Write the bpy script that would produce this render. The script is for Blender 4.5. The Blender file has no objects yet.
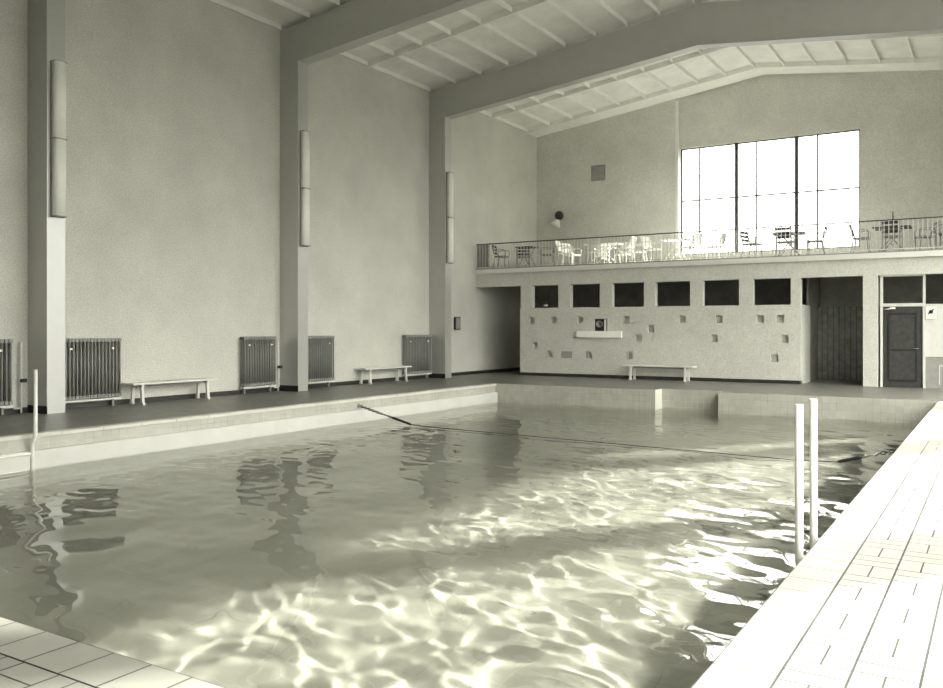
import bpy, bmesh, math, random
import numpy as np
from mathutils import Vector, Matrix
random.seed(7)
SC = bpy.context.scene
COL = SC.collection
PI = math.pi

# ------------------------------------------------------------------ layout (metres)
XW, XC = -15.2, -14.6          # left wall, inner face of the left columns
XR, XRC = 1.78, 1.18           # right wall, inner face of the right columns
RX = -6.71                     # ridge
YN, YB = -2.2, 29.4            # near wall, back wall
YF = 24.9                      # front plane of the gallery
PX0, PX1, PY0, PY1 = -12.0, -1.13, 2.57, 20.7   # pool
WZ, PZ = -0.50, -1.75          # water level, pool bottom
CEIL0, CEIL1 = 8.91, 10.01     # ceiling at wall, at ridge
FR = [2.61, 9.10, 15.57, 22.08]  # near faces of the frames
FW = 0.356
GZ = 3.55                      # gallery floor

def ceil_z(x):
    return CEIL1 - abs(x-RX)*(CEIL1-CEIL0)/(RX-XW)

# ------------------------------------------------------------------ materials
class NT:
    def __init__(s, name):
        s.m = bpy.data.materials.new(name); s.m.use_nodes = True
        s.t = s.m.node_tree; s.b = s.t.nodes['Principled BSDF']
    def n(s, t, **k):
        x = s.t.nodes.new(t)
        for a, b in k.items(): setattr(x, a, b)
        return x
    def l(s, a, b): s.t.links.new(a, b)
    def math(s, op, a, b=None, c=None):
        x = s.n('ShaderNodeMath', operation=op)
        for i, v in enumerate((a, b, c)):
            if v is None: continue
            if isinstance(v, (int, float)): x.inputs[i].default_value = v
            else: s.l(v, x.inputs[i])
        return x.outputs[0]
    def obj(s):
        return s.n('ShaderNodeTexCoord').outputs['Object']
    def noise(s, scale, detail=4, vec=None, rough=.5):
        x = s.n('ShaderNodeTexNoise'); x.inputs['Scale'].default_value = scale
        x.inputs['Detail'].default_value = detail; x.inputs['Roughness'].default_value = rough
        s.l(vec if vec else s.obj(), x.inputs['Vector']); return x.outputs['Fac']
    def ramp(s, fac, stops):
        x = s.n('ShaderNodeValToRGB'); s.l(fac, x.inputs[0])
        e = x.color_ramp.elements
        while len(e) < len(stops): e.new(.5)
        for i, (p, c) in enumerate(stops): e[i].position = p; e[i].color = tint(c)
        return x.outputs[0]
    def mix(s, f, a, b, mode='MIX'):
        x = s.n('ShaderNodeMix', data_type='RGBA', blend_type=mode)
        if isinstance(f, (int, float)): x.inputs[0].default_value = f
        else: s.l(f, x.inputs[0])
        for i, v in ((6, a), (7, b)):
            if isinstance(v, tuple): x.inputs[i].default_value = v
            elif isinstance(v, (int, float)): x.inputs[i].default_value = tint(v)
            else: s.l(v, x.inputs[i])
        return x.outputs[2]
    def bump(s, h, strength=.3, dist=.01):
        x = s.n('ShaderNodeBump'); x.inputs['Strength'].default_value = strength
        x.inputs['Distance'].default_value = dist
        s.l(h, x.inputs['Height']); s.l(x.outputs[0], s.b.inputs['Normal'])

def tint(v):
    if isinstance(v, tuple): return v if len(v) == 4 else (*v, 1)
    return (v, v*.99, v*.93, 1)

def mat(name, v, rough=.6, var=.12, scale=6, bump=0, metal=0, spec=.4, fine=0):
    k = NT(name)
    f = k.noise(scale, 5, rough=.6)
    c = k.ramp(f, [(.3, v*(1-var)), (.7, v*(1+var))])
    if fine:
        g = k.noise(fine, 2)
        c = k.mix(.5, c, k.ramp(g, [(.35, .55), (.65, 1.0)]), 'MULTIPLY')
    k.l(c, k.b.inputs['Base Color'])
    k.b.inputs['Roughness'].default_value = rough
    k.b.inputs['Metallic'].default_value = metal
    k.b.inputs['Specular IOR Level'].default_value = spec
    if bump: k.bump(k.noise(scale*12, 4), bump, .01)
    return k.m

def tile_mat(name, v, cx, cy, grout, w=.004, ox=0., oy=0., oz=None, cz=None, rough=.35, basket=False, var=.05):
    """rectangular tiles; seams with their own width; basket = basket weave cells"""
    k = NT(name)
    sp = k.n('ShaderNodeSeparateXYZ'); k.l(k.obj(), sp.inputs[0])
    geo = k.n('ShaderNodeNewGeometry'); ng = k.n('ShaderNodeSeparateXYZ'); k.l(geo.outputs['True Normal'], ng.inputs[0])
    ax = k.math('DIVIDE', k.math('SUBTRACT', sp.outputs[0], ox), cx)
    ay = k.math('DIVIDE', k.math('SUBTRACT', sp.outputs[1], oy), cy)
    az = k.math('DIVIDE', k.math('SUBTRACT', sp.outputs[2], oz or 0.), cz or cy)
    vert = k.math('LESS_THAN', k.math('ABSOLUTE', ng.outputs[2]), .5)
    sidex = k.math('GREATER_THAN', k.math('ABSOLUTE', ng.outputs[0]), .5)   # faces that look along x
    # u = x, or y on faces that look along x; v = y, or z on vertical faces
    def sel(c, a, b):   # c ? a : b
        return k.math('ADD', k.math('MULTIPLY', c, a), k.math('MULTIPLY', k.math('SUBTRACT', 1., c), b))
    U = sel(sidex, ay, ax); V = sel(vert, az, ay)
    iu, iv = k.math('FLOOR', U), k.math('FLOOR', V)
    fu, fv = k.math('SUBTRACT', U, iu), k.math('SUBTRACT', V, iv)
    wu, wv = w/cx, w/cy
    def seam(f, ww):
        d = k.math('SUBTRACT', .5, k.math('ABSOLUTE', k.math('SUBTRACT', f, .5)))
        return k.math('LESS_THAN', d, ww)
    s = k.math('MAXIMUM', seam(fu, wu*1.2), seam(fv, wv))
    if basket:
        par = k.math('MODULO', k.math('ABSOLUTE', k.math('ADD', iu, iv)), 2.)
        par = k.math('GREATER_THAN', par, .5)
        h1 = k.math('LESS_THAN', k.math('ABSOLUTE', k.math('SUBTRACT', fu, .5)), wu)
        h2 = k.math('LESS_THAN', k.math('ABSOLUTE', k.math('SUBTRACT', fv, .5)), wv)
        s = k.math('MAXIMUM', s, sel(par, h1, h2))
    cb = k.n('ShaderNodeCombineXYZ'); k.l(iu, cb.inputs[0]); k.l(iv, cb.inputs[1])
    wn = k.n('ShaderNodeTexWhiteNoise'); k.l(cb.outputs[0], wn.inputs[0])
    tone = k.ramp(wn.outputs['Value'], [(0, v*(1-var)), (1, v*(1+var))])
    big = k.ramp(k.noise(1.3, 4), [(.3, .86), (.7, 1.0)])
    tone = k.mix(1., tone, big, 'MULTIPLY')
    # seams are dirtier in places
    dirt = k.ramp(k.noise(2.2, 2), [(.35, grout*2.2), (.65, grout)])
    k.l(k.mix(s, tone, dirt), k.b.inputs['Base Color'])
    k.b.inputs['Roughness'].default_value = rough
    k.bump(k.math('SUBTRACT', 1., s), .25, .004)
    return k.m

M = {}
M['plaster'] = mat('wall_plaster', .66, .9, .08, .9, .5, fine=35)
M['roughcast'] = mat('roughcast_plaster', .66, .9, .05, 2, .6, fine=45)
M['concrete'] = mat('painted_concrete', .37, .34, .05, 3, .06, spec=.9)
M['concrete'].node_tree.nodes['Principled BSDF'].inputs['IOR'].default_value = 2.1
M['white'] = mat('white_paint', .72, .55, .04, 4)
M['ceiling'] = mat('ceiling_board', .74, .9, .10, 1.2, .1)
M['joist'] = mat('white_joist_paint', .80, .7, .04, 3)
M['ladder'] = mat('white_enamel', .75, .3, .05, 8)
M['galv'] = mat('galvanised_steel', .45, .35, .15, 10, metal=.5)
M['rad'] = mat('radiator_paint', .24, .5, .1, 5)
M['radlight'] = mat('radiator_header_paint', .26, .5, .1, 5)
M['black'] = mat('black_paint', .02, .5, .2, 5)
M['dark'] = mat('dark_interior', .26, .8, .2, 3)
M['darkwood'] = mat('dark_wood', .045, .6, .3, 9)
M['skirt'] = mat('dark_skirting_tile', .035, .4, .15, 4)
M['plinth'] = mat('black_column_plinth', .02, .6, .2, 4)
M['rope'] = mat('rope_fibre', .04, .9, .2, 30)
M['steel'] = mat('dull_steel', .3, .35, .2, 20, metal=.7)
M['opal'] = mat('opal_cover', .85, .35, .05, 3)
M['whiteboard'] = mat('white_lacquer', .9, .4, .02, 4)
M['chairwhite'] = mat('white_chair_paint', .85, .5, .04, 6)
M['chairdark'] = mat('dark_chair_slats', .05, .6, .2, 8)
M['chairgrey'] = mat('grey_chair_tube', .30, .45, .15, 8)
M['frame'] = mat('window_frame_paint', .06, .5, .1, 6)
M['greypaint'] = mat('grey_panel_paint', .30, .6, .1, 6)
M['lightpane'] = mat('pale_panel_paint', .62, .6, .05, 6)
M['rail'] = mat('railing_paint', .55, .5, .05, 6)
M['paper'] = mat('paper', .8, .7, .03, 8)
M['deck_light'] = tile_mat('light_deck_tile', .34, .272, .272, .025, .005, ox=-1.13+.29, oy=2.57-.29, basket=True, rough=.5)
M['coping'] = tile_mat('coping_tile', .37, .29, .272, .04, .005, ox=-1.13, oy=2.57, rough=.45)
M['coping_near'] = tile_mat('coping_tile_near', .37, .272, .29, .04, .005, ox=-1.13, oy=2.57, rough=.45)
M['deck_dark'] = tile_mat('dark_deck_tile', .17, .15, .15, .09, .002, ox=0, oy=0, rough=.4, var=.18)
M['lip'] = mat('overflow_lip_glaze', .56, .4, .05, 2)
M['kerb'] = tile_mat('kerb_tile', .62, .60, .7, .30, .005, rough=.4)
M['pooltile'] = tile_mat('pool_wall_tile', .46, .15, .15, .26, .003, cz=.15, rough=.2)
M['poolfloor'] = tile_mat('pool_floor_tile', .27, .30, .30, .15, .003, cz=.30, rough=.4)

def slat_mat():
    k = NT('slatted_board'); sp = k.n('ShaderNodeSeparateXYZ'); k.l(k.obj(), sp.inputs[0])
    f = k.math('FRACT', k.math('DIVIDE', sp.outputs[0], .16))
    s = k.math('LESS_THAN', f, .12)
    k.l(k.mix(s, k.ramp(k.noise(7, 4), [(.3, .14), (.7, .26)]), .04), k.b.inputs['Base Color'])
    k.b.inputs['Roughness'].default_value = .6
    return k.m
M['slats'] = slat_mat()

def glass_mat():
    k = NT('window_glass'); k.t.nodes.remove(k.b)
    o = k.t.nodes['Material Output']
    tr = k.n('ShaderNodeBsdfTransparent'); tr.inputs[0].default_value = (.96, .97, .95, 1)
    gl = k.n('ShaderNodeBsdfGlossy'); gl.inputs['Roughness'].default_value = .02
    fr = k.n('ShaderNodeLayerWeight'); fr.inputs[0].default_value = .25
    mx = k.n('ShaderNodeMixShader'); k.l(k.math('MULTIPLY_ADD', k.math('POWER', fr.outputs['Facing'], 3.), .4, .03), mx.inputs[0])
    k.l(tr.outputs[0], mx.inputs[1]); k.l(gl.outputs[0], mx.inputs[2]); k.l(mx.outputs[0], o.inputs[0])
    return k.m
M['glass'] = glass_mat()

def water_mat():
    k = NT('pool_water'); k.t.nodes.remove(k.b)
    o = k.t.nodes['Material Output']
    g = k.n('ShaderNodeBsdfGlass'); g.inputs['IOR'].default_value = 1.333
    g.inputs['Roughness'].default_value = 0.0; g.inputs['Color'].default_value = (.97, .98, .95, 1)
    k.l(g.outputs[0], o.inputs[0])
    return k.m
M['water'] = water_mat()

# ------------------------------------------------------------------ mesh helpers
def box(bm, x0, x1, y0, y1, z0, z1):
    vs = [bm.verts.new((x, y, z)) for x in (x0, x1) for y in (y0, y1) for z in (z0, z1)]
    for f in ((0,1,3,2),(4,6,7,5),(0,4,5,1),(2,3,7,6),(0,2,6,4),(1,5,7,3)):
        bm.faces.new([vs[i] for i in f])

def bar(bm, p, q, w, h, up=(0,0,1)):
    """rectangular bar from p to q"""
    p, q = Vector(p), Vector(q); d = (q-p).normalized(); u = Vector(up)
    if abs(d.dot(u)) > .98: u = Vector((1,0,0)) if abs(d.x) < .9 else Vector((0,1,0))
    s = d.cross(u).normalized(); t = s.cross(d).normalized()
    r = []
    for c in (p, q):
        r.append([bm.verts.new(c + s*a*w/2 + t*b*h/2) for a, b in ((-1,-1),(1,-1),(1,1),(-1,1))])
    for i in range(4):
        bm.faces.new((r[0][i], r[0][(i+1)%4], r[1][(i+1)%4], r[1][i]))
    bm.faces.new(r[0][::-1]); bm.faces.new(r[1])

def tube(bm, pts, r, n=10, cap=True):
    pts = [Vector(p) for p in pts]; rings = []; prev = None
    for i, p in enumerate(pts):
        a = pts[max(i-1, 0)]; b = pts[min(i+1, len(pts)-1)]; d = (b-a).normalized()
        if prev is None:
            u = Vector((0,0,1)) if abs(d.z) < .9 else Vector((1,0,0))
        else: u = prev
        s = d.cross(u).normalized(); t = s.cross(d).normalized(); prev = t
        rr = r[i] if isinstance(r, (list, tuple)) else r
        rings.append([bm.verts.new(p + s*math.cos(2*PI*k/n)*rr + t*math.sin(2*PI*k/n)*rr) for k in range(n)])
    for A, B in zip(rings, rings[1:]):
        for k in range(n):
            bm.faces.new((A[k], A[(k+1)%n], B[(k+1)%n], B[k])).smooth = True
    if cap:
        bm.faces.new(rings[0][::-1]); bm.faces.new(rings[-1])

def lathe(bm, prof, o=(0,0,0), axis=(0,0,1), n=20):
    """profile of (radius, height) revolved about an axis through o"""
    o = Vector(o); a = Vector(axis).normalized()
    u = Vector((1,0,0)) if abs(a.x) < .9 else Vector((0,1,0))
    s = a.cross(u).normalized(); t = a.cross(s)
    rings = []
    for r, h in prof:
        if r < 1e-5: rings.append([bm.verts.new(o + a*h)])
        else: rings.append([bm.verts.new(o + a*h + s*math.cos(2*PI*k/n)*r + t*math.sin(2*PI*k/n)*r) for k in range(n)])
    for A, B in zip(rings, rings[1:]):
        for k in range(n):
            if len(A) == 1 and len(B) == 1: continue
            if len(A) == 1: f = bm.faces.new((A[0], B[(k+1)%n], B[k]))
            elif len(B) == 1: f = bm.faces.new((A[k], A[(k+1)%n], B[0]))
            else: f = bm.faces.new((A[k], A[(k+1)%n], B[(k+1)%n], B[k]))
            f.smooth = True

def wall(bm, u0, u1, v0, v1, n0, n1, holes, axis):
    """slab between n0 (face towards the room) and n1 with rectangular holes.
    axis 'y': u=x, v=z, normal=y.   axis 'x': u=y, v=z, normal=x.  hole=(a,b,c,d,depth|None)"""
    P = (lambda u, v, n: (u, n, v)) if axis == 'y' else (lambda u, v, n: (n, u, v))
    us = sorted({u0, u1, *[h[0] for h in holes], *[h[1] for h in holes]})
    vs = sorted({v0, v1, *[h[2] for h in holes], *[h[3] for h in holes]})
    us = [u for u in us if u0 <= u <= u1]; vs = [v for v in vs if v0 <= v <= v1]
    def inside(a, b, through):
        for h in holes:
            if h[0]-1e-6 <= a <= h[1]+1e-6 and h[2]-1e-6 <= b <= h[3]+1e-6:
                if not through or len(h) < 5: return True
        return False
    def q(*p): bm.faces.new([bm.verts.new(x) for x in p])
    for a, b in zip(us, us[1:]):
        for c, d in zip(vs, vs[1:]):
            m, n = (a+b)/2, (c+d)/2
            if not inside(m, n, False): q(P(a,c,n0), P(b,c,n0), P(b,d,n0), P(a,d,n0))
            if not inside(m, n, True): q(P(a,c,n1), P(a,d,n1), P(b,d,n1), P(b,c,n1))
    for h in holes:
        a, b, c, d = h[:4]; e = n1 if len(h) < 5 else n0 + (1 if n1 > n0 else -1)*h[4]
        q(P(a,c,n0), P(a,c,e), P(a,d,e), P(a,d,n0)); q(P(b,c,n0), P(b,d,n0), P(b,d,e), P(b,c,e))
        q(P(a,d,n0), P(a,d,e), P(b,d,e), P(b,d,n0)); q(P(a,c,n0), P(b,c,n0), P(b,c,e), P(a,c,e))
        if len(h) == 5: q(P(a,c,e), P(b,c,e), P(b,d,e), P(a,d,e))
    q(P(u0,v0,n0), P(u0,v0,n1), P(u0,v1,n1), P(u0,v1,n0)); q(P(u1,v0,n0), P(u1,v1,n0), P(u1,v1,n1), P(u1,v0,n1))
    q(P(u0,v1,n0), P(u0,v1,n1), P(u1,v1,n1), P(u1,v1,n0)); q(P(u0,v0,n0), P(u1,v0,n0), P(u1,v0,n1), P(u0,v0,n1))
    bmesh.ops.remove_doubles(bm, verts=bm.verts, dist=1e-5)

def obj(name, bm, m, parent=None, bevel=0):
    bmesh.ops.recalc_face_normals(bm, faces=bm.faces)
    me = bpy.data.meshes.new(name); bm.to_mesh(me); bm.free()
    for x in (m if isinstance(m, list) else [m]): me.materials.append(x)
    o = bpy.data.objects.new(name, me); COL.objects.link(o)
    if parent: o.parent = parent
    if bevel:
        b = o.modifiers.new('bevel', 'BEVEL'); b.width = bevel; b.segments = 2; b.limit_method = 'ANGLE'
    return o

def struct(name, bm, m, parent=None):
    o = obj(name, bm, m, parent)
    if not parent: o['kind'] = 'structure'
    return o
def S(name, m, *boxes):
    bm = bmesh.new()
    for b in boxes: box(bm, *b)
    return struct(name, bm, m)

def tag(o, label, cat, group=None, kind=None):
    o['label'] = label; o['category'] = cat
    if group: o['group'] = group
    if kind: o['kind'] = kind
    return o
def thing(name, label, cat, loc=(0,0,0), rz=0, group=None):
    o = bpy.data.objects.new(name, None); COL.objects.link(o); o.empty_display_size = .1
    o.location = loc; o.rotation_euler = (0, 0, rz)
    return tag(o, label, cat, group)
def dup(root, loc, rz, label):
    r = root.copy(); COL.objects.link(r); r.location = loc; r.rotation_euler = (0, 0, rz); r['label'] = label
    for ch in list(root.children):
        c = ch.copy(); COL.objects.link(c); c.parent = r
        for g in ch.children:
            d = g.copy(); COL.objects.link(d); d.parent = c
    return r
def B(): return bmesh.new()

# ------------------------------------------------------------------ floor, pool
C = .29
bm = B()      # dark tiled decks: left and far
box(bm, XW-.3, PX0-.13, YN, PY1, -.25, 0)
NX0, NX1, ND = -7.38, -5.80, .5
box(bm, XW-.3, XR+.3, PY1+ND, YB+.3, -.25, 0)
box(bm, XW-.3, NX0, PY1+.10, PY1+ND, -.25, 0); box(bm, NX1, XR+.3, PY1+.10, PY1+ND, -.25, 0)
box(bm, XW-.3, PX0-.13, PY1, PY1+.10, -.25, 0); box(bm, PX1+C, XR+.3, PY1, PY1+.10, -.25, 0)
struct('floor', bm, M['deck_dark'])
bm = B()
box(bm, PX1+C, XR+.3, YN, PY1, -.25, 0); box(bm, PX0-.13, PX1+C, YN, PY0-C, -.25, 0)
struct('floor', bm, M['deck_light'])
bm = B(); box(bm, PX1, PX1+C, PY0-C, PY1, -.14, .002)
o = struct('trim_1', bm, M['coping'])
bm = B(); box(bm, PX0-.13, PX1, PY0-C, PY0, -.14, .002)
struct('trim_2', bm, M['coping_near'])
bm = B(); box(bm, PX0-.15, PX0+.03, PY0, PY1, -.05, .006)
struct('trim_3', bm, M['kerb'])
# far wall of the pool with a stair niche
bm = B()
T = .3
box(bm, PX0-T, PX0, PY0-T, PY1+1.2, PZ-T, -.05)             # left wall
box(bm, PX1, PX1+T, PY0-T, PY1+1.2, PZ-T, -.14)             # right wall
box(bm, PX0, PX1, PY0-T, PY0, PZ-T, -.14)                   # near wall
for a, b in ((PX0, NX0), (NX1, PX1)):
    box(bm, a, b, PY1, PY1+1.2, PZ-T, -.26); box(bm, a, b, PY1, PY1+.099, -.26, .003)
box(bm, NX0, NX1, PY1+ND-.01, PY1+1.2, PZ-T, -.26); box(bm, NX0, NX1, PY1+ND-.01, PY1+ND, -.26, .002)
struct('pool_basin', bm, M['pooltile'])
bm = B(); box(bm, PX0-T, PX1+T, PY0-T, PY1+1.2, PZ-T-.2, PZ)
pf = struct('pool_floor', bm, M['poolfloor'])
bm = B(); box(bm, PX0, PX0+.07, PY0, PY1-.01, -.60, -.235)
struct('trim_4', bm, M['lip'])       # bright overflow lip along the left side
bm = B(); box(bm, NX0, NX0+.012, PY1-.01, PY1+ND-.011, -.60, .002)
struct('trim_5', bm, M['kerb'])  # paler sheet on the niche's left jamb, window light put into its colour

# water: a real waved surface
def water():
    nx, ny = 300, 500
    xs = np.linspace(PX0+.0, PX1, nx); ys = np.linspace(PY0, PY1+.49, ny)
    X, Y = np.meshgrid(xs, ys, indexing='ij')
    rng = np.random.RandomState(3); Z = np.zeros_like(X)
    Zs = np.zeros_like(X)
    for i in range(70):      # short wind-like ripples everywhere
        lam = math.exp(rng.uniform(math.log(.20), math.log(.55)))
        th = rng.normal(.95, .7); k = 2*PI/lam
        Zs += .0011*lam*np.sin(k*((X+.2*np.sin(.9*Y+i))*math.cos(th) + Y*math.sin(th)) + rng.uniform(0, 6.28))
    for i in range(40):      # longer swell, stronger towards the near right corner
        lam = math.exp(rng.uniform(math.log(.6), math.log(1.9)))
        th = rng.normal(.9, .9); k = 2*PI/lam
        Z += .0023*lam**1.2*np.sin(k*((X+.25*np.sin(.8*Y+i))*math.cos(th) + Y*math.sin(th)) + rng.uniform(0, 6.28))
    g = np.clip(1.15 + .085*X - .035*(Y-4), .22, 1.0)
    Z = Z*g + Zs*(.5+.5*g)
    co = np.stack([X, Y, Z+WZ], -1).reshape(-1, 3)
    idx = np.arange(nx*ny).reshape(nx, ny)
    f = np.stack([idx[:-1,:-1], idx[1:,:-1], idx[1:,1:], idx[:-1,1:]], -1).reshape(-1, 4)
    me = bpy.data.meshes.new('pool_water'); me.from_pydata(co.tolist(), [], f.tolist())
    me.polygons.foreach_set('use_smooth', [True]*len(me.polygons)); me.update()
    me.materials.append(M['water'])
    o = bpy.data.objects.new('pool_water', me); COL.objects.link(o)
    tag(o, 'rippled clear water filling the tiled swimming pool', 'water', kind='stuff')
    return o
W = water()

# ------------------------------------------------------------------ left wall, columns, roof
S('wall_left', M['plaster'], (XW-.3, XW, YN-.3, YB+.3, 0, 9.4))
S('baseboard_left', M['skirt'], (XW, XW+.012, YN, YB, 0, .10))
def frame(i, y):
    bm = B(); p = []
    for yy in (y, y+FW):
        p.append([bm.verts.new((x, yy, z)) for x, z in (
            (XW, 0), (XC, 0), (XC, 8.07), (RX-.6, 8.86), (RX, 8.93), (RX+.6, 8.86), (XRC, 8.07), (XRC, 0), (XR, 0), (XR, ceil_z(XR)), (RX, CEIL1), (XW, CEIL0))])
    a, b = p
    n = len(a)
    for k in range(n): bm.faces.new((a[k], a[(k+1)%n], b[(k+1)%n], b[k]))
    for r in p:
        for q in ((0,1,2,11), (2,3,10,11), (3,4,10), (4,5,10), (5,6,9,10), (6,7,8,9)): bm.faces.new([r[j] for j in q])
    # thin rim along the lower edge of the beam
    for s, t in (((XC, 8.07), (RX-.6, 8.86)), ((RX-.6, 8.86), (RX, 8.93)), ((RX, 8.93), (RX+.6, 8.86)), ((RX+.6, 8.86), (XRC, 8.07))):
        for yy in (y-.02,):
            bar(bm, (s[0], yy, s[1]), (t[0], yy, t[1]), .05, .045)
    struct('trim_%d' % (10+i), bm, M['concrete'])
    bm = B()
    box(bm, XW, XC+.004, y-.004, y+.004, 0, .14)
    struct('baseboard_column_%d' % (i+1), bm, M['plinth'])
for i, y in enumerate(FR): frame(i, y)

bm = B()
v = [bm.verts.new(p) for p in ((XW-.3, YN-.3, ceil_z(XW-.3)+.14), (RX, YN-.3, CEIL1+.14), (XR+.3, YN-.3, ceil_z(XR+.3)+.14),
                               (XW-.3, YB+.5, ceil_z(XW-.3)+.14), (RX, YB+.5, CEIL1+.14), (XR+.3, YB+.5, ceil_z(XR+.3)+.14))]
v2 = [bm.verts.new(q.co + Vector((0, 0, .25))) for q in v]
for t in (v, v2):
    bm.faces.new((t[0], t[1], t[4], t[3])); bm.faces.new((t[1], t[2], t[5], t[4]))
for a, b in ((0,1),(1,2),(2,5),(5,4),(4,3),(3,0)): bm.faces.new((v[a], v[b], v2[b], v2[a]))
struct('ceiling', bm, M['ceiling'])
bays = [(YN, FR[0])] + [(FR[k]+FW, FR[k+1]) for k in range(3)] + [(FR[3]+FW, YB)]
k_ = 20
for bi, (a, b) in enumerate(bays[1:]):
    bm = B()
    for k in range(19):
        x = -15.16 + .927*k
        if x > XR-.02: continue
        z = ceil_z(x)
        box(bm, x-.018, x+.018, a, b, z+.015, z+.15)
    struct('trim_%d' % (20+bi), bm, M['joist'])
    bm = B()
    yy = (a+b)/2
    for x0, x1 in ((XW, RX), (RX, XR)):
        bar(bm, (x0, yy, ceil_z(x0)+.06), (x1, yy, ceil_z(x1)+.06), .07, .15)
        if bi == 3:      # wide board along the back wall
            bar(bm, (x0, b-.45, ceil_z(x0)+.06), (x1, b-.45, ceil_z(x1)+.06), .9, .15)
    struct('trim_%d' % (30+bi), bm, M['joist'])

# ------------------------------------------------------------------ back wall of the hall with its big window
WX = [-9.60, -7.67, -5.72, -3.80]; WZ0, WZ1, WZM = 4.12, 7.86, 6.02
bm = B()
wall(bm, WX[0]-.02, WX[3]+.02, 0, 10.3, YB+.12, YB+.42, [(WX[0], WX[3], WZ0, WZ1)], 'y')
box(bm, XW-.3, WX[0]-.02, YB-.02, YB+.42, 0, 10.2); box(bm, WX[3]+.02, XR+.3, YB-.02, YB+.42, 0, 10.2)
struct('wall_back', bm, M['plaster'])
win = thing('window_1', 'large gallery window', 'window'); del win['label']; del win['category']; win['kind'] = 'structure'
def member(m, *b):
    bm = B()
    for q in b: box(bm, *q)
    return obj(m[0], bm, m[1], win)
fy = YB+.20
member(('window_frame', M['frame']), (WX[0], WX[3], fy, fy+.06, WZ1-.04, WZ1), (WX[0], WX[3], fy, fy+.06, WZ0, WZ0+.04),
       (WX[0], WX[0]+.05, fy, fy+.06, WZ0, WZ1), (WX[3]-.04, WX[3], fy, fy+.06, WZ0, WZ1))
for x in WX[1:3]: member(('mullion', M['frame']), (x-.055, x+.055, fy-.03, fy+.07, WZ0, WZ1))
for a, b in zip(WX, WX[1:]):
    x = a + (b-a)*.335; member(('glazing_bar', M['frame']), (x-.024, x+.024, fy+.01, fy+.05, WZ0, WZ1))
member(('glazing_bar', M['frame']), (WX[0], WX[3], fy+.01, fy+.05, WZM-.024, WZM+.024))
for a, b in zip(WX, WX[1:]): member(('glass_pane', M['glass']), (a+.05, b-.05, fy+.028, fy+.034, WZ0+.04, WZ1-.04))
S('trim_6', M['white'], (WX[0]-.12, WX[0]-.02, YB-.05, YB-.021, WZ0-.3, 9.5))  # added white strip, the lit edge of the window recess put into colour

# ------------------------------------------------------------------ right wall: tall windows between the columns
holes = []
for a, b in bays[1:]:
    holes.append((a+.05, b-.05 if b < YB else YF-.6, .5, 8.0))
bm = B(); wall(bm, YN-.3, YB+.5, 0, 9.2, XR, XR+.35, holes, 'x')
struct('wall_right', bm, M['plaster'])
for i, (a, b, c, d) in enumerate(holes):
    bm = B()
    for y in (a+.03, (a+b)/2, b-.03): box(bm, XR+.15, XR+.21, y-.03, y+.03, c, d)
    for z in (c, d): box(bm, XR+.15, XR+.21, a, b, z-.03, z+.03)
    w = struct('window_%d' % (i+2), bm, M['frame'])
    bm = B(); box(bm, XR+.178, XR+.184, a, b, c, d); obj('glass_pane', bm, M['glass'], w)
S('wall_near', M['greypaint'], (XW-.3, XR+.35, YN-.3, YN, 0, 10.2))

# ------------------------------------------------------------------ gallery
OB = 2.944                      # underside of the front beam
S('gallery_floor', M['lightpane'], (XW, XR, YF+.06, YB, 3.25, GZ))
S('gallery_front_beam', M['roughcast'], (XW, XR, YF, YF+.28, OB, 3.39))
S('trim_7', M['white'], (XW, XR, YF-.10, YF+.10, 3.39, 3.53))
S('trim_8', M['greypaint'], (XW, XR, YF-.04, YF+.10, 3.53, 3.57))
# low wall with recessed squares, slots above it
slotx = [(-13.064,-12.105),(-11.692,-10.67),(-10.269,-9.231),(-8.878,-7.806),(-7.432,-6.381),(-5.995,-4.967)]
BX0, BX1, BT = -13.50, -4.705, 2.205
sq = [(-13.06,1.81),(-12.26,1.81),(-11.34,1.81),(-9.79,1.81),(-9.0,1.53),(-9.40,1.25),(-8.03,1.81),(-12.94,.98),(-12.405,.71),
      (-11.04,.71),(-9.68,.71),(-6.95,1.81),(-5.795,1.81),(-5.24,1.81),(-7.09,1.25),(-5.12,1.25),(-5.395,.71)]
bm = B()
hl = [(x-.10, x+.10, z-.11, z+.11, .15) for x, z in sq] + [(-10.855, -10.43, 1.46, 1.84, .14)]
wall(bm, BX0, BX1, .10, BT, YF, YF+.35, hl, 'y')
struct('wall_bathing_cabin', bm, M['roughcast'])
S('wall_cabin_sides', M['roughcast'], (BX1-.12, BX1, YF+.35, YF+1.4, 0, BT), (BX0, BX0+.12, YF+.35, YF+1.4, 0, BT))
S('baseboard_cabin', M['skirt'], (BX0+.01, BX1-.03, YF+.02, YF+.3, 0, .10))
px_ = [BX0+.02] + [v for ab in slotx for v in ab] + [BX1]
bm = B()
for a, b in zip(px_[0::2], px_[1::2]): box(bm, a, b, YF+.003, YF+.22, BT, OB)
struct('trim_9', bm, M['roughcast'])
# square end column of the gallery and the glazed partition
S('trim_40', M['roughcast'], (-3.13, -2.77, YF+.003, YF+.36, 0, OB))
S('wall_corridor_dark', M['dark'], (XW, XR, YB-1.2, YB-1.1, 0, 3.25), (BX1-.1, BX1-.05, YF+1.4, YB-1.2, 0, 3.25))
# slatted partition deep in the opening
o = S('wall_slatted_boards', M['slats'], (BX1-.05, -2.9, YF+2.9, YF+2.98, 0, 2.2))
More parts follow.
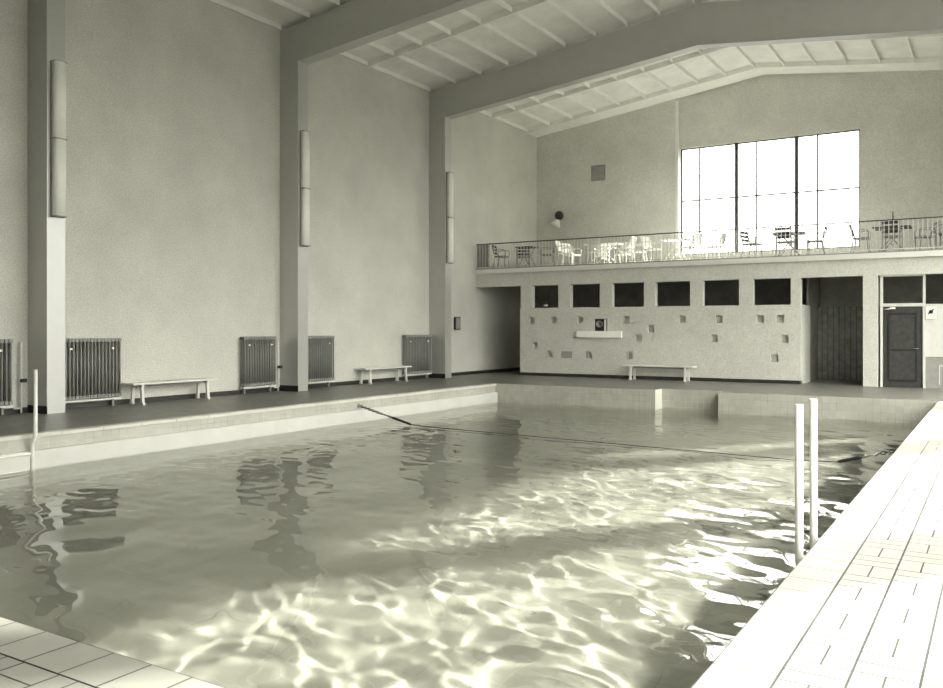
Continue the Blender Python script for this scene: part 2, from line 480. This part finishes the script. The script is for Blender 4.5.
# door and office partition
fr = YF+.12
def part(root, name, m, *bs, bevel=0):
    bm = B()
    for q in bs: box(bm, *q)
    return obj(name, bm, m, root, bevel)
d1 = thing('door_1', 'x', 'x'); del d1['label']; del d1['category']; d1['kind'] = 'structure'
part(d1, 'door_frame', M['lightpane'], (-2.72, -2.66, fr-.03, fr+.07, 0, OB), (-2.66, -1.72, fr-.03, fr+.07, 2.12, 2.20),
     (-2.72, -1.66, fr-.02, fr+.05, OB-.04, OB))
dp = part(d1, 'door_panel', M['darkwood'], (-2.63, -1.75, fr, fr+.045, .01, 2.10))
part(dp, 'door_moulding', M['black'], (-2.55, -2.50, fr-.012, fr, .15, 1.95), (-1.90, -1.85, fr-.012, fr, .15, 1.95), (-2.50, -1.90, fr-.012, fr, 1.90, 1.95), (-2.50, -1.90, fr-.012, fr, .15, .20), (-2.50, -1.90, fr-.012, fr, .95, 1.0))
bm = B(); tube(bm, [(-1.83, fr, 1.02), (-1.83, fr-.05, 1.02), (-1.94, fr-.05, 1.02)], .011); obj('door_handle', bm, M['steel'], dp)
bm = B(); tube(bm, [(-2.62, fr-.03, 2.04), (-2.52, fr-.10, 2.05), (-2.42, fr-.03, 2.08)], .015); box(bm, -2.48, -2.36, fr-.07, fr, 2.05, 2.11)
obj('door_closer', bm, M['white'], d1)
part(d1, 'transom_glass', M['glass'], (-2.66, -1.72, fr+.01, fr+.016, 2.2, OB-.04))
w1 = thing('window_9', 'x', 'x'); del w1['label']; del w1['category']; w1['kind'] = 'structure'
part(w1, 'window_frame', M['lightpane'], (-1.72, -1.66, fr-.03, fr+.07, 0, OB), (-1.66, XR, fr-.02, fr+.05, .81, .87), (-1.66, XR, fr-.02, fr+.05, 2.12, 2.17))
part(w1, 'lower_panel', M['greypaint'], (-1.66, XR, fr, fr+.03, 0, .81))
part(w1, 'panel_batten', M['lightpane'], (-1.36, -1.33, fr-.01, fr, .1, .6), (-1.36, -.9, fr-.01, fr, .57, .6))
part(w1, 'pale_panel', M['lightpane'], (-1.66, XR, fr, fr+.03, .87, 2.12))
part(w1, 'glass_pane', M['glass'], (-1.66, XR, fr+.01, fr+.016, 2.17, OB))

# ------------------------------------------------------------------ things on the back wall
t = thing('wall_clock', 'black square clock with a round grey dial set in the stone wall', 'clock', (-10.64, YF+.05, 1.465))
part(t, 'clock_case', M['black'], (-.205, .10, -.02, .08, 0, .37))
part(t, 'side_strip', M['whiteboard'], (.105, .16, -.02, .02, 0, .36))
bm = B(); lathe(bm, [(.0, 0), (.10, 0), (.10, .012), (.115, .014), (.115, -.002)], (-.05, -.022, .22), (0, -1, 0), 28); dl = obj('dial', bm, M['steel'], t)
bm = B(); bar(bm, (-.05, -.045, .22), (-.05, -.045, .29), .012, .004, (0, 1, 0)); bar(bm, (-.05, -.045, .22), (0, -.045, .2), .012, .004, (0, 1, 0)); obj('clock_hands', bm, M['black'], dl)
bm = B(); box(bm, -11.43, -9.92, YF-.10, YF-.001, 1.255, 1.46)
tag(obj('wall_shelf', bm, M['whiteboard'], bevel=.01), 'long white boxed shelf fixed to the stone wall just below the clock', 'shelf')
bm = B(); box(bm, -11.99, -11.61, YF-.02, YF-.001, .60, .81)
tag(obj('wall_plaque', bm, M['greypaint'], bevel=.005), 'plain grey rectangular plaque low on the stone wall among the square recesses', 'plaque')
# vent on the upper wall
t = thing('wall_vent', 'square pale ventilation grille high on the wall left of the big window', 'vent', (-12.65, YB-.02, 7.0))
part(t, 'vent_frame', M['greypaint'], (-.28, .28, -.02, 0, 0, .04), (-.28, .28, -.02, 0, .53, .57), (-.28, -.24, -.02, 0, .04, .53), (.24, .28, -.02, 0, .04, .53))
part(t, 'louvre', M['greypaint'], *[(-.24, .24, -.015, -.004, .05+.045*i, .08+.045*i) for i in range(11)])
# loudspeaker-like spotlight
t = thing('wall_spotlight', 'round black spotlight with a small white shade fixed on the wall above the gallery railing', 'spotlight', (-14.17, YB-.02, 5.75))
part(t, 'wall_plate', M['black'], (-.06, .06, -.03, 0, -.08, .10))
bm = B(); lathe(bm, [(0, 0), (.10, .02), (.16, .08), (.17, .16), (.15, .22), (.09, .25), (0, .26)], (0, -.03, .03), (0, -1, .1), 20); obj('lamp_housing', bm, M['black'], t)
bm = B(); lathe(bm, [(.03, 0), (.05, .06), (.20, .30), (.205, .30), (.06, .05), (.03, 0)], (-.02, -.16, -.06), (-.35, -.25, -.9), 20); obj('lamp_shade', bm, M['whiteboard'], t)
bm = B(); tube(bm, [(0, -.04, 0), (-.02, -.14, -.04), (-.04, -.17, -.10)], .02); obj('bracket', bm, M['black'], t)
# little lamp in the first slot
t = thing('table_lamp', 'small dark dome lamp with a bright globe standing in the leftmost dark slot', 'lamp', (-12.60, YF+.12, BT))
bm = B(); lathe(bm, [(0, 0), (.07, 0), (.07, .015), (.015, .02), (.015, .05)], n=16); obj('lamp_base', bm, M['black'], t)
bm = B(); lathe(bm, [(0, .045), (.05, .06), (.065, .10), (.05, .14), (0, .16)], n=16); obj('globe', bm, M['whiteboard'], t)
bm = B(); lathe(bm, [(.13, .12), (.12, .17), (.08, .22), (0, .245), (0, .235), (.075, .21), (.115, .165), (.13, .12)], n=20); obj('lamp_shade', bm, M['black'], t)
# notice beside the door
t = thing('notice_sign', 'small white notice with a dark mark hung right of the dark door', 'sign', (-1.53, fr-.035, 1.79))
part(t, 'notice_sheet', M['paper'], (-.12, .12, -.012, 0, 0, .32))
bm = B(); lathe(bm, [(0, 0), (.05, 0), (.05, .004), (0, .004)], (.0, -.012, .18), (0, -1, 0), 12); bar(bm, (-.07, -.014, .12), (.06, -.014, .25), .03, .004, (0, 1, 0)); obj('printed_mark', bm, M['black'], t)
# box on the left wall
t = thing('wall_box', 'small black upright box on the left wall just before the dark passage', 'box', (XW, 23.65, 1.5))
part(t, 'box_case', M['black'], (.001, .07, -.16, .16, 0, .42), bevel=.006)
part(t, 'box_door', M['dark'], (.07, .08, -.13, .13, .03, .39))

# ------------------------------------------------------------------ gallery railing
t = thing('gallery_railing', 'thin pale metal railing with upright bars along the whole gallery edge', 'railing', (0, YF, GZ+.02))
RZ = .82
bm = B(); tube(bm, [(XW+.02, 0, RZ), (XR-.02, 0, RZ)], .018, 8); obj('top_rail', bm, M['frame'], t)
bm = B(); tube(bm, [(XW+.02, 0, .05), (XR-.02, 0, .05)], .012, 6); obj('bottom_rail', bm, M['rail'], t)
bm = B(); tube(bm, [(0, 0, .05), (0, 0, RZ-.015)], .0115, 6); me0 = obj('baluster', bm, M['rail'], t); me0.location = (-1.15, 0, 0)
for i in range(1, 100):
    o = me0.copy(); COL.objects.link(o); o.parent = t; o.location = (-1.15-.113*i, 0, 0)
bm = B()
for i in range(100, 124): tube(bm, [(-1.15-.113*i, 0, .05), (-1.15-.113*i, 0, RZ-.015)], .0115, 6)
o = obj('baluster', bm, M['rail'], t); o['kind'] = 'stuff'
bm = B(); box(bm, XW+.02, XW+.50, .03, .05, .04, RZ-.02); obj('solid_end_panel', bm, M['greypaint'], t)

# ------------------------------------------------------------------ gallery chairs and tables
def make_chair(frame_m, slat_m, label, dense=False):
    """metal garden chair, faces +x, back at -x"""
    t = thing('garden_chair', label, 'chair', group='slatted garden chairs on the gallery')
    r = .016
    for s in (-1, 1):
        y = s*.21
        bm = B(); tube(bm, [(.20, y, 0), (.17, y, .25), (.19, y, .43)], r, 8); obj('leg', bm, frame_m, t)
        bm = B(); tube(bm, [(-.26, y, 0), (-.20, y, .22), (-.18, y, .43), (-.24, y, .64), (-.30, y, .84)], r, 8); obj('leg', bm, frame_m, t)
        bm = B(); tube(bm, [(-.235, y+s*.02, .64), (-.05, y+s*.025, .655), (.15, y+s*.025, .65), (.20, y+s*.01, .60), (.19, y, .44)], r*.9, 8); obj('armrest', bm, frame_m, t)
    bm = B(); tube(bm, [(.19, -.21, .42), (.19, .21, .42)], r, 6); tube(bm, [(-.18, -.21, .42), (-.18, .21, .42)], r, 6)
    for s in (-1, 1): tube(bm, [(.19, s*.20, .42), (-.18, s*.20, .42)], r, 6)
    obj('seat_frame', bm, frame_m, t)
    bm = B()
    for i in range(6): box(bm, -.17+.064*i, -.12+.064*i, -.20, .20, .43, .448)
    obj('seat', bm, slat_m, t)
    bm = B()
    for i in range(4 if dense else 3):
        h = .55 + (.085 if dense else .115)*i; x = -.20 - (h-.5)*.28
        bar(bm, (x, -.21, h), (x, .21, h), .018, .075)
    obj('backrest', bm, slat_m, t)
    return t
def make_table(frame_m, top_m, label, w=.9, d=.7):
    t = thing('garden_table', label, 'table', group='garden tables on the gallery')
    bm = B(); box(bm, -w/2, w/2, -d/2, d/2, .70, .725); obj('tabletop', bm, top_m, t, .006)
    for s in (-1, 1):
        for q in (-1, 1):
            bm = B(); tube(bm, [(q*w*.40, s*d*.38, 0), (-q*w*.25, s*d*.38, .70)], .014, 8); obj('leg', bm, frame_m, t)
    bm = B(); tube(bm, [(0, -d*.38, .26), (0, d*.38, .26)], .012, 8); obj('stretcher', bm, frame_m, t)
    return t
GY = 25.35
chw = make_chair(M['chairwhite'], M['chairwhite'], 'x', True)
chd = make_chair(M['chairgrey'], M['chairdark'], 'x')
def put(src, x, y, deg, label, first=[0, 0]):
    k = 0 if src is chw else 1
    if not first[k]:
        first[k] = 1; src.location = (x, y, GZ); src.rotation_euler = (0, 0, math.radians(deg)); src['label'] = label; return src
    return dup(src, (x, y, GZ), math.radians(deg), label)
# dark furniture at the left end
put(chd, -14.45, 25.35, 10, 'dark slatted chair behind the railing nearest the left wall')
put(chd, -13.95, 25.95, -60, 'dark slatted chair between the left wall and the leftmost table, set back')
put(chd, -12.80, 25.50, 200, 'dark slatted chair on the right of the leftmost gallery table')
# white cluster
put(chw, -12.02, 25.30, 5, 'white slatted chair at the left end of the white table, nearest the railing')
put(chw, -12.15, 26.05, -15, 'white slatted chair at the left end of the white table, behind another chair')
put(chw, -11.35, 26.65, -80, 'white slatted chair behind the left half of the white table')
put(chw, -10.60, 26.65, -95, 'white slatted chair behind the right half of the white table')
put(chw, -10.95, 25.27, 95, 'white slatted chair in front of the white table with its back to the railing')
put(chw, -9.80, 25.98, 190, 'white slatted chair at the right end of the white table, set back')
put(chw, -9.98, 25.28, 178, 'white slatted chair at the right end of the white table, nearest the railing')
# window group
put(chw, -9.15, 25.40, -20, 'single white slatted chair standing just left of the big window')
put(chw, -7.98, 25.45, 160, 'white slatted chair facing left at the table in the left part of the window')
put(chw, -7.30, 25.70, 215, 'white slatted chair turned aside right of the table in the left part of the window')
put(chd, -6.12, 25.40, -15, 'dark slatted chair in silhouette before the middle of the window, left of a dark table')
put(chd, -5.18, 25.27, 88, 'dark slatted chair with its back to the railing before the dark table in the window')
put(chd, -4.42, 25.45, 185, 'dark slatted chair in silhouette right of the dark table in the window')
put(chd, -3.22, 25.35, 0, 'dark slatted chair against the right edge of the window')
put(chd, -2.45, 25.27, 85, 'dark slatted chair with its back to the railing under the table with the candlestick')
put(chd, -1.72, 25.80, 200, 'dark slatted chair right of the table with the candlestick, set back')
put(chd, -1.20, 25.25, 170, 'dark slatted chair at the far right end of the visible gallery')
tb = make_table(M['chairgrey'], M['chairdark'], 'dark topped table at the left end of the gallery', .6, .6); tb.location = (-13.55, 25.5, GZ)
tw = make_table(M['chairwhite'], M['chairwhite'], 'long white table ringed by white chairs behind the railing', 1.15, .7); tw.location = (-10.95, 25.85, GZ)
x = dup(tw, (-8.50, 25.75, GZ), 0, 'white table across the left edge of the big window'); x.scale = (.75, 1, 1)
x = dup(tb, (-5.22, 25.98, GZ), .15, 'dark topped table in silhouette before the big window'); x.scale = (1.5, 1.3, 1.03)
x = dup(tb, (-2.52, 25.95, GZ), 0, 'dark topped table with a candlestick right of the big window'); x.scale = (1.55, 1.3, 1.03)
t = thing('candlestick', 'slim dark candlestick standing on the gallery table right of the window', 'candlestick', (-2.50, 25.85, GZ+.748))
bm = B(); lathe(bm, [(0, 0), (.06, 0), (.06, .012), (.015, .03), (.012, .20), (.03, .22), (.012, .24), (.02, .30)], n=16); obj('stem', bm, M['black'], t)
bm = B(); lathe(bm, [(0, .29), (.013, .29), (.013, .42), (0, .43)], n=12); obj('candle', bm, M['chairdark'], t)

# ------------------------------------------------------------------ benches
def make_bench():
    """bench along y, length L, wall side at -x"""
    t = thing('bench', 'x', 'bench', group='white benches on the deck')
    L = 2.15
    bm = B()
    for i in range(2): box(bm, -.20+.205*i, -.005+.205*i, 0, L, .405, .445)
    obj('seat', bm, M['white'], t, .006)
    bm = B(); box(bm, -.03, .03, .22, L-.22, .355, .404); obj('seat_rail', bm, M['greypaint'], t)
    for y in (.24, L-.24):
        for s in (-1, 1):
            bm = B(); bar(bm, (s*.13, y, .40), (s*.165, y, .03), .055, .06, (0, 1, 0)); bar(bm, (s*.12, y, .02), (s*.215, y, .02), .055, .04); obj('leg', bm, M['white'], t)
        bm = B(); box(bm, -.18, .18, y-.03, y+.03, .355, .405); obj('cross_piece', bm, M['white'], t)
    return t
b1 = make_bench(); b1.location = (-14.88, 10.97, 0); b1['label'] = 'white bench by the left wall, right of the nearest dark radiator'
dup(b1, (-14.92, 18.35, 0), 0, 'white bench by the left wall in front of the pale radiator beside the farthest column')
dup(b1, (-7.56, YF-.32, 0), PI/2, 'white bench standing against the stone wall below the dark slots')

# ------------------------------------------------------------------ radiators and pipes
def radiator(y0, y1, label, z0=.18, z1=1.35, xo=.05):
    t = thing('radiator', label, 'radiator', (XW+xo, y0, 0), group='ribbed radiators on the left wall')
    L = y1-y0; n = int(round(L/.080)); d = .15
    bm = B()
    for i in range(n):
        y = (i+.5)*L/n
        for x in (.015, d/2, d-.015): tube(bm, [(x, y, z0+.05), (x, y, z1-.05)], .019, 8)
    rc = obj('radiator_columns', bm, M['rad'], t)
    bm = B()
    for i in range(n):
        y = (i+.5)*L/n
        box(bm, 0, d, y-.034, y+.034, z0, z0+.07)
    obj('bottom_header', bm, M['radlight'], t, .006)
    bm = B()
    for i in range(n):
        y = (i+.5)*L/n; box(bm, 0, d, y-.034, y+.034, z1-.07, z1)
    obj('top_header', bm, M['radlight'], t, .006)
    for q in (.16, .84):
        bm = B(); box(bm, d-.005, d+.012, q*L-.025, q*L+.025, z1-.22, z1-.18); obj('bracket_clip', bm, M['whiteboard'], rc)
    for q in (.1, .9):
        bm = B(); box(bm, 0, .06, q*L-.02, q*L+.02, .0, z0); obj('foot', bm, M['rad'], t)
    bm = B(); box(bm, -xo+.001, .14, 0, L, z0-.045, z0-.015); obj('drip_ledge', bm, M['white'], t)
    return t
radiator(7.25, 8.72, 'dark ribbed radiator at the left edge of the photo, before the first column')
radiator(9.62, 10.94, 'dark ribbed radiator right behind the nearest column, left of the first bench')
radiator(14.2, 15.25, 'ribbed radiator just before the middle column, beside a white pipe')
radiator(16.1, 17.4, 'ribbed radiator just behind the middle column')
radiator(20.6, 21.95, 'ribbed radiator before the farthest column, behind the second bench')
def pipe(y, label):
    t = thing('heating_pipe', label, 'pipe', (XW+.10, y, 0), group='heating pipes with valves')
    bm = B(); tube(bm, [(0, 0, 0), (0, 0, 1.30)], .018, 8); rs = obj('riser', bm, M['white'], t)
    bm = B(); tube(bm, [(0, 0, .60), (.09, 0, .60)], .03, 8); box(bm, .07, .11, -.045, .045, .565, .635); obj('valve', bm, M['black'], rs)
    bm = B(); tube(bm, [(0, 0, .10), (.04, -.16, .10)], .015, 8); obj('branch', bm, M['white'], t)
pipe(8.92, 'white heating pipe with black valve between the left edge radiator and the nearest column')
pipe(15.40, 'white heating pipe with black valve in front of the middle column')

# ------------------------------------------------------------------ lights on the columns
for i, (y, lab) in enumerate(((FR[1], 'tall opal wall light of two stacked covers on the nearest column'), (FR[2], 'tall opal wall light of two stacked covers on the middle column'),
                    (FR[3], 'tall opal wall light of two stacked covers on the farthest column'))):
    t = thing('column_light', lab, 'wall light', (XC, y+.19, 3.56), group='tall opal lights on the columns')
    part(t, 'housing', M['greypaint'], (.001, .035, -.13, .14, 0, 2.82))
    for a in (.02, 1.425):
        bm = B()
        n = 8; ring = []
        for zz in (a, a+1.385):
            r = []
            for k in range(n+1):
                u = PI*k/n; r.append(bm.verts.new((.036+.11*math.sin(u)**.6, .005-.125*math.cos(u), zz)))
            ring.append(r)
        for k in range(n): bm.faces.new((ring[0][k], ring[0][k+1], ring[1][k+1], ring[1][k])).smooth = True
        bm.faces.new(ring[0]); bm.faces.new(ring[1][::-1]); bm.faces.new((ring[0][0], ring[1][0], ring[1][-1], ring[0][-1]))
        obj('opal_cover', bm, M['opal'], t)
    bm = B(); box(bm, .03, .135, -.11, .12, 1.405, 1.425); box(bm, .03, .13, -.11, .12, 2.81, 2.825); box(bm, .03, .13, -.11, .12, .004, .02); obj('clip_band', bm, M['greypaint'], t)

# ------------------------------------------------------------------ pool ladders
def ladder(x, ya, yb, sx, label):
    """sx: side of the water (+1 water on +x)"""
    t = thing('pool_ladder', label, 'ladder', (x, ya, 0), group='white tubular pool ladders')
    L = yb-ya; r = .028
    for y, sy in ((0, -1), (L, 1)):
        bm = B(); o, b = (.135, .03) if sx > 0 else (-.09, -.10)
        tube(bm, [(o, y, 1.0 if sx < 0 else .95), (o, y, b), (o*.95, y, b-.04), (o*.4, y+sy*.01, b-.14), (o*.3, y+sy*.01, b-.20), (o*.3, y+sy*.01, PZ+.15)], r, 14)
        rl = obj('rail', bm, M['ladder'], t)
        bm = B()
        for z in (-.32, -.8): tube(bm, [(o*.3, y, z), (-sx*.01, y, z)], .015, 8)
        obj('wall_bracket', bm, M['ladder'], rl)
    for i in range(4):
        z = -.27-.24*i
        bm = B(); box(bm, sx*.03-.035, sx*.03+.035, .02, L-.02, z-.013, z+.013); obj('rung', bm, M['ladder'], t, .006)
ladder(PX0+.035, 6.60, 7.20, 1, 'white tubular ladder rising over the left pool edge, its rungs facing the water')
ladder(PX1, 6.40, 6.95, -1, 'pair of white ladder posts rising from the right pool edge')

# ------------------------------------------------------------------ rope across the pool
LR = math.hypot(PX1-PX0, 1.05)
t = thing('lane_rope', 'thin dark rope stretched across the pool with chained tensioners at both ends', 'rope', (PX0, 14.7, 0), math.atan2(-1.05, PX1-PX0))
pts = [(1.55, WZ+.035)] + [(x, WZ+.02) for x in np.linspace(2.2, LR-1.6, 24)] + [(LR-.95, WZ+.05)]
bm = B(); tube(bm, [(x, .0, z) for x, z in pts], .007, 8); obj('rope_line', bm, M['rope'], t)
for (x0, z0, x1, z1) in ((.015, -.15, 1.55, WZ+.035), (LR-.015, -.17, LR-.95, WZ+.05)):
    d = Vector((x1-x0, 0, z1-z0)); p = Vector((x0, 0, z0)); L = d.length
    def P(f, s=0., up=0.): return p + d*f + Vector((0, s, 0)) + Vector((0, 0, up))
    bm = B(); lathe(bm, [(0, 0), (.05, 0), (.05, .012), (0, .02)], p, (1 if x0 < 5 else -1, 0, 0), 14); tube(bm, [P(0), P(.04)], .02, 8); wa = obj('wall_anchor', bm, M['steel'], t)
    bm = B(); n = max(3, int(L*.38/.055)); w_ = d.normalized().cross(Vector((0, 1, 0)))*.022
    for k in range(n):     # chain links, alternately turned
        a = P(.03+.38*k/n); b = P(.03+.38*(k+1.3)/n); s_ = Vector((0, .022, 0)) if k % 2 else w_
        tube(bm, [a, a*.8+b*.2+s_, a*.2+b*.8+s_, b, a*.2+b*.8-s_, a*.8+b*.2-s_, a], .009, 6)
    obj('chain', bm, M['black'], wa)
    bm = B()
    for s_ in (-1, 1): tube(bm, [P(.44, s_*.022), P(.58, s_*.022)], .010, 6)
    tube(bm, [P(.41), P(.45)], .026, 8); tube(bm, [P(.57), P(.62)], .026, 8); obj('turnbuckle', bm, M['steel'], wa)
    bm = B(); tube(bm, [P(.62), P(.66), P(.97), P(1.0)], [.012, .028, .024, .010], 10); obj('rope_sleeve', bm, M['black'], wa)

# ------------------------------------------------------------------ camera, daylight
cam = bpy.data.cameras.new('camera'); co = bpy.data.objects.new('camera', cam); COL.objects.link(co)
co.location = (0, 0, 1.54); co.rotation_euler = (PI/2, 0, math.atan2(.5256, .8507))
cam.sensor_width = 36; cam.lens = 857/943*36; cam.shift_y = -15.5/943; cam.clip_end = 200
SC.camera = co

w = bpy.data.worlds.new('sky'); SC.world = w; w.use_nodes = True
bg = w.node_tree.nodes['Background']; bg.inputs[1].default_value = 2.9
tc = w.node_tree.nodes.new('ShaderNodeTexCoord'); sx = w.node_tree.nodes.new('ShaderNodeSeparateXYZ'); cr = w.node_tree.nodes.new('ShaderNodeValToRGB')
w.node_tree.links.new(tc.outputs['Generated'], sx.inputs[0]); w.node_tree.links.new(sx.outputs[2], cr.inputs[0]); w.node_tree.links.new(cr.outputs[0], bg.inputs[0])
cr.color_ramp.elements[0].position = 0; cr.color_ramp.elements[0].color = (.09, .09, .085, 1)      # ground outside
cr.color_ramp.elements[1].position = .02; cr.color_ramp.elements[1].color = (.42, .414, .393, 1)   # overcast sky, brighter overhead
for p_, c_ in ((.35, 1.0), (1., 1.7)):
    e_ = cr.color_ramp.elements.new(p_); e_.color = (c_, c_*.985, c_*.935, 1)
sun = bpy.data.lights.new('sun', 'SUN'); so = bpy.data.objects.new('sun', sun); COL.objects.link(so)
sun.energy = 4.7; sun.angle = math.radians(3.0); sun.color = (1, .985, .93)
so.rotation_euler = Vector((-1, -1.25, -1.15)).to_track_quat('-Z', 'Y').to_euler(); so.location = (8, 20, 14)
CAUSTICS = True
if CAUSTICS:
    sun.cycles.is_caustics_light = True
    W.cycles.is_caustics_caster = True
    pf.cycles.is_caustics_receiver = True
    for o in bpy.data.objects:
        if o.name.startswith('pool_basin'): o.cycles.is_caustics_receiver = True

vs = SC.view_settings; SC.display_settings.display_device = 'sRGB'
vs.view_transform = 'Standard'; vs.look = 'None'; vs.gamma = 1; vs.use_curve_mapping = False
vs.exposure = 2.05
SC.cycles.max_bounces = 10; SC.cycles.diffuse_bounces = 5; SC.cycles.transmission_bounces = 8; SC.cycles.transparent_max_bounces = 12
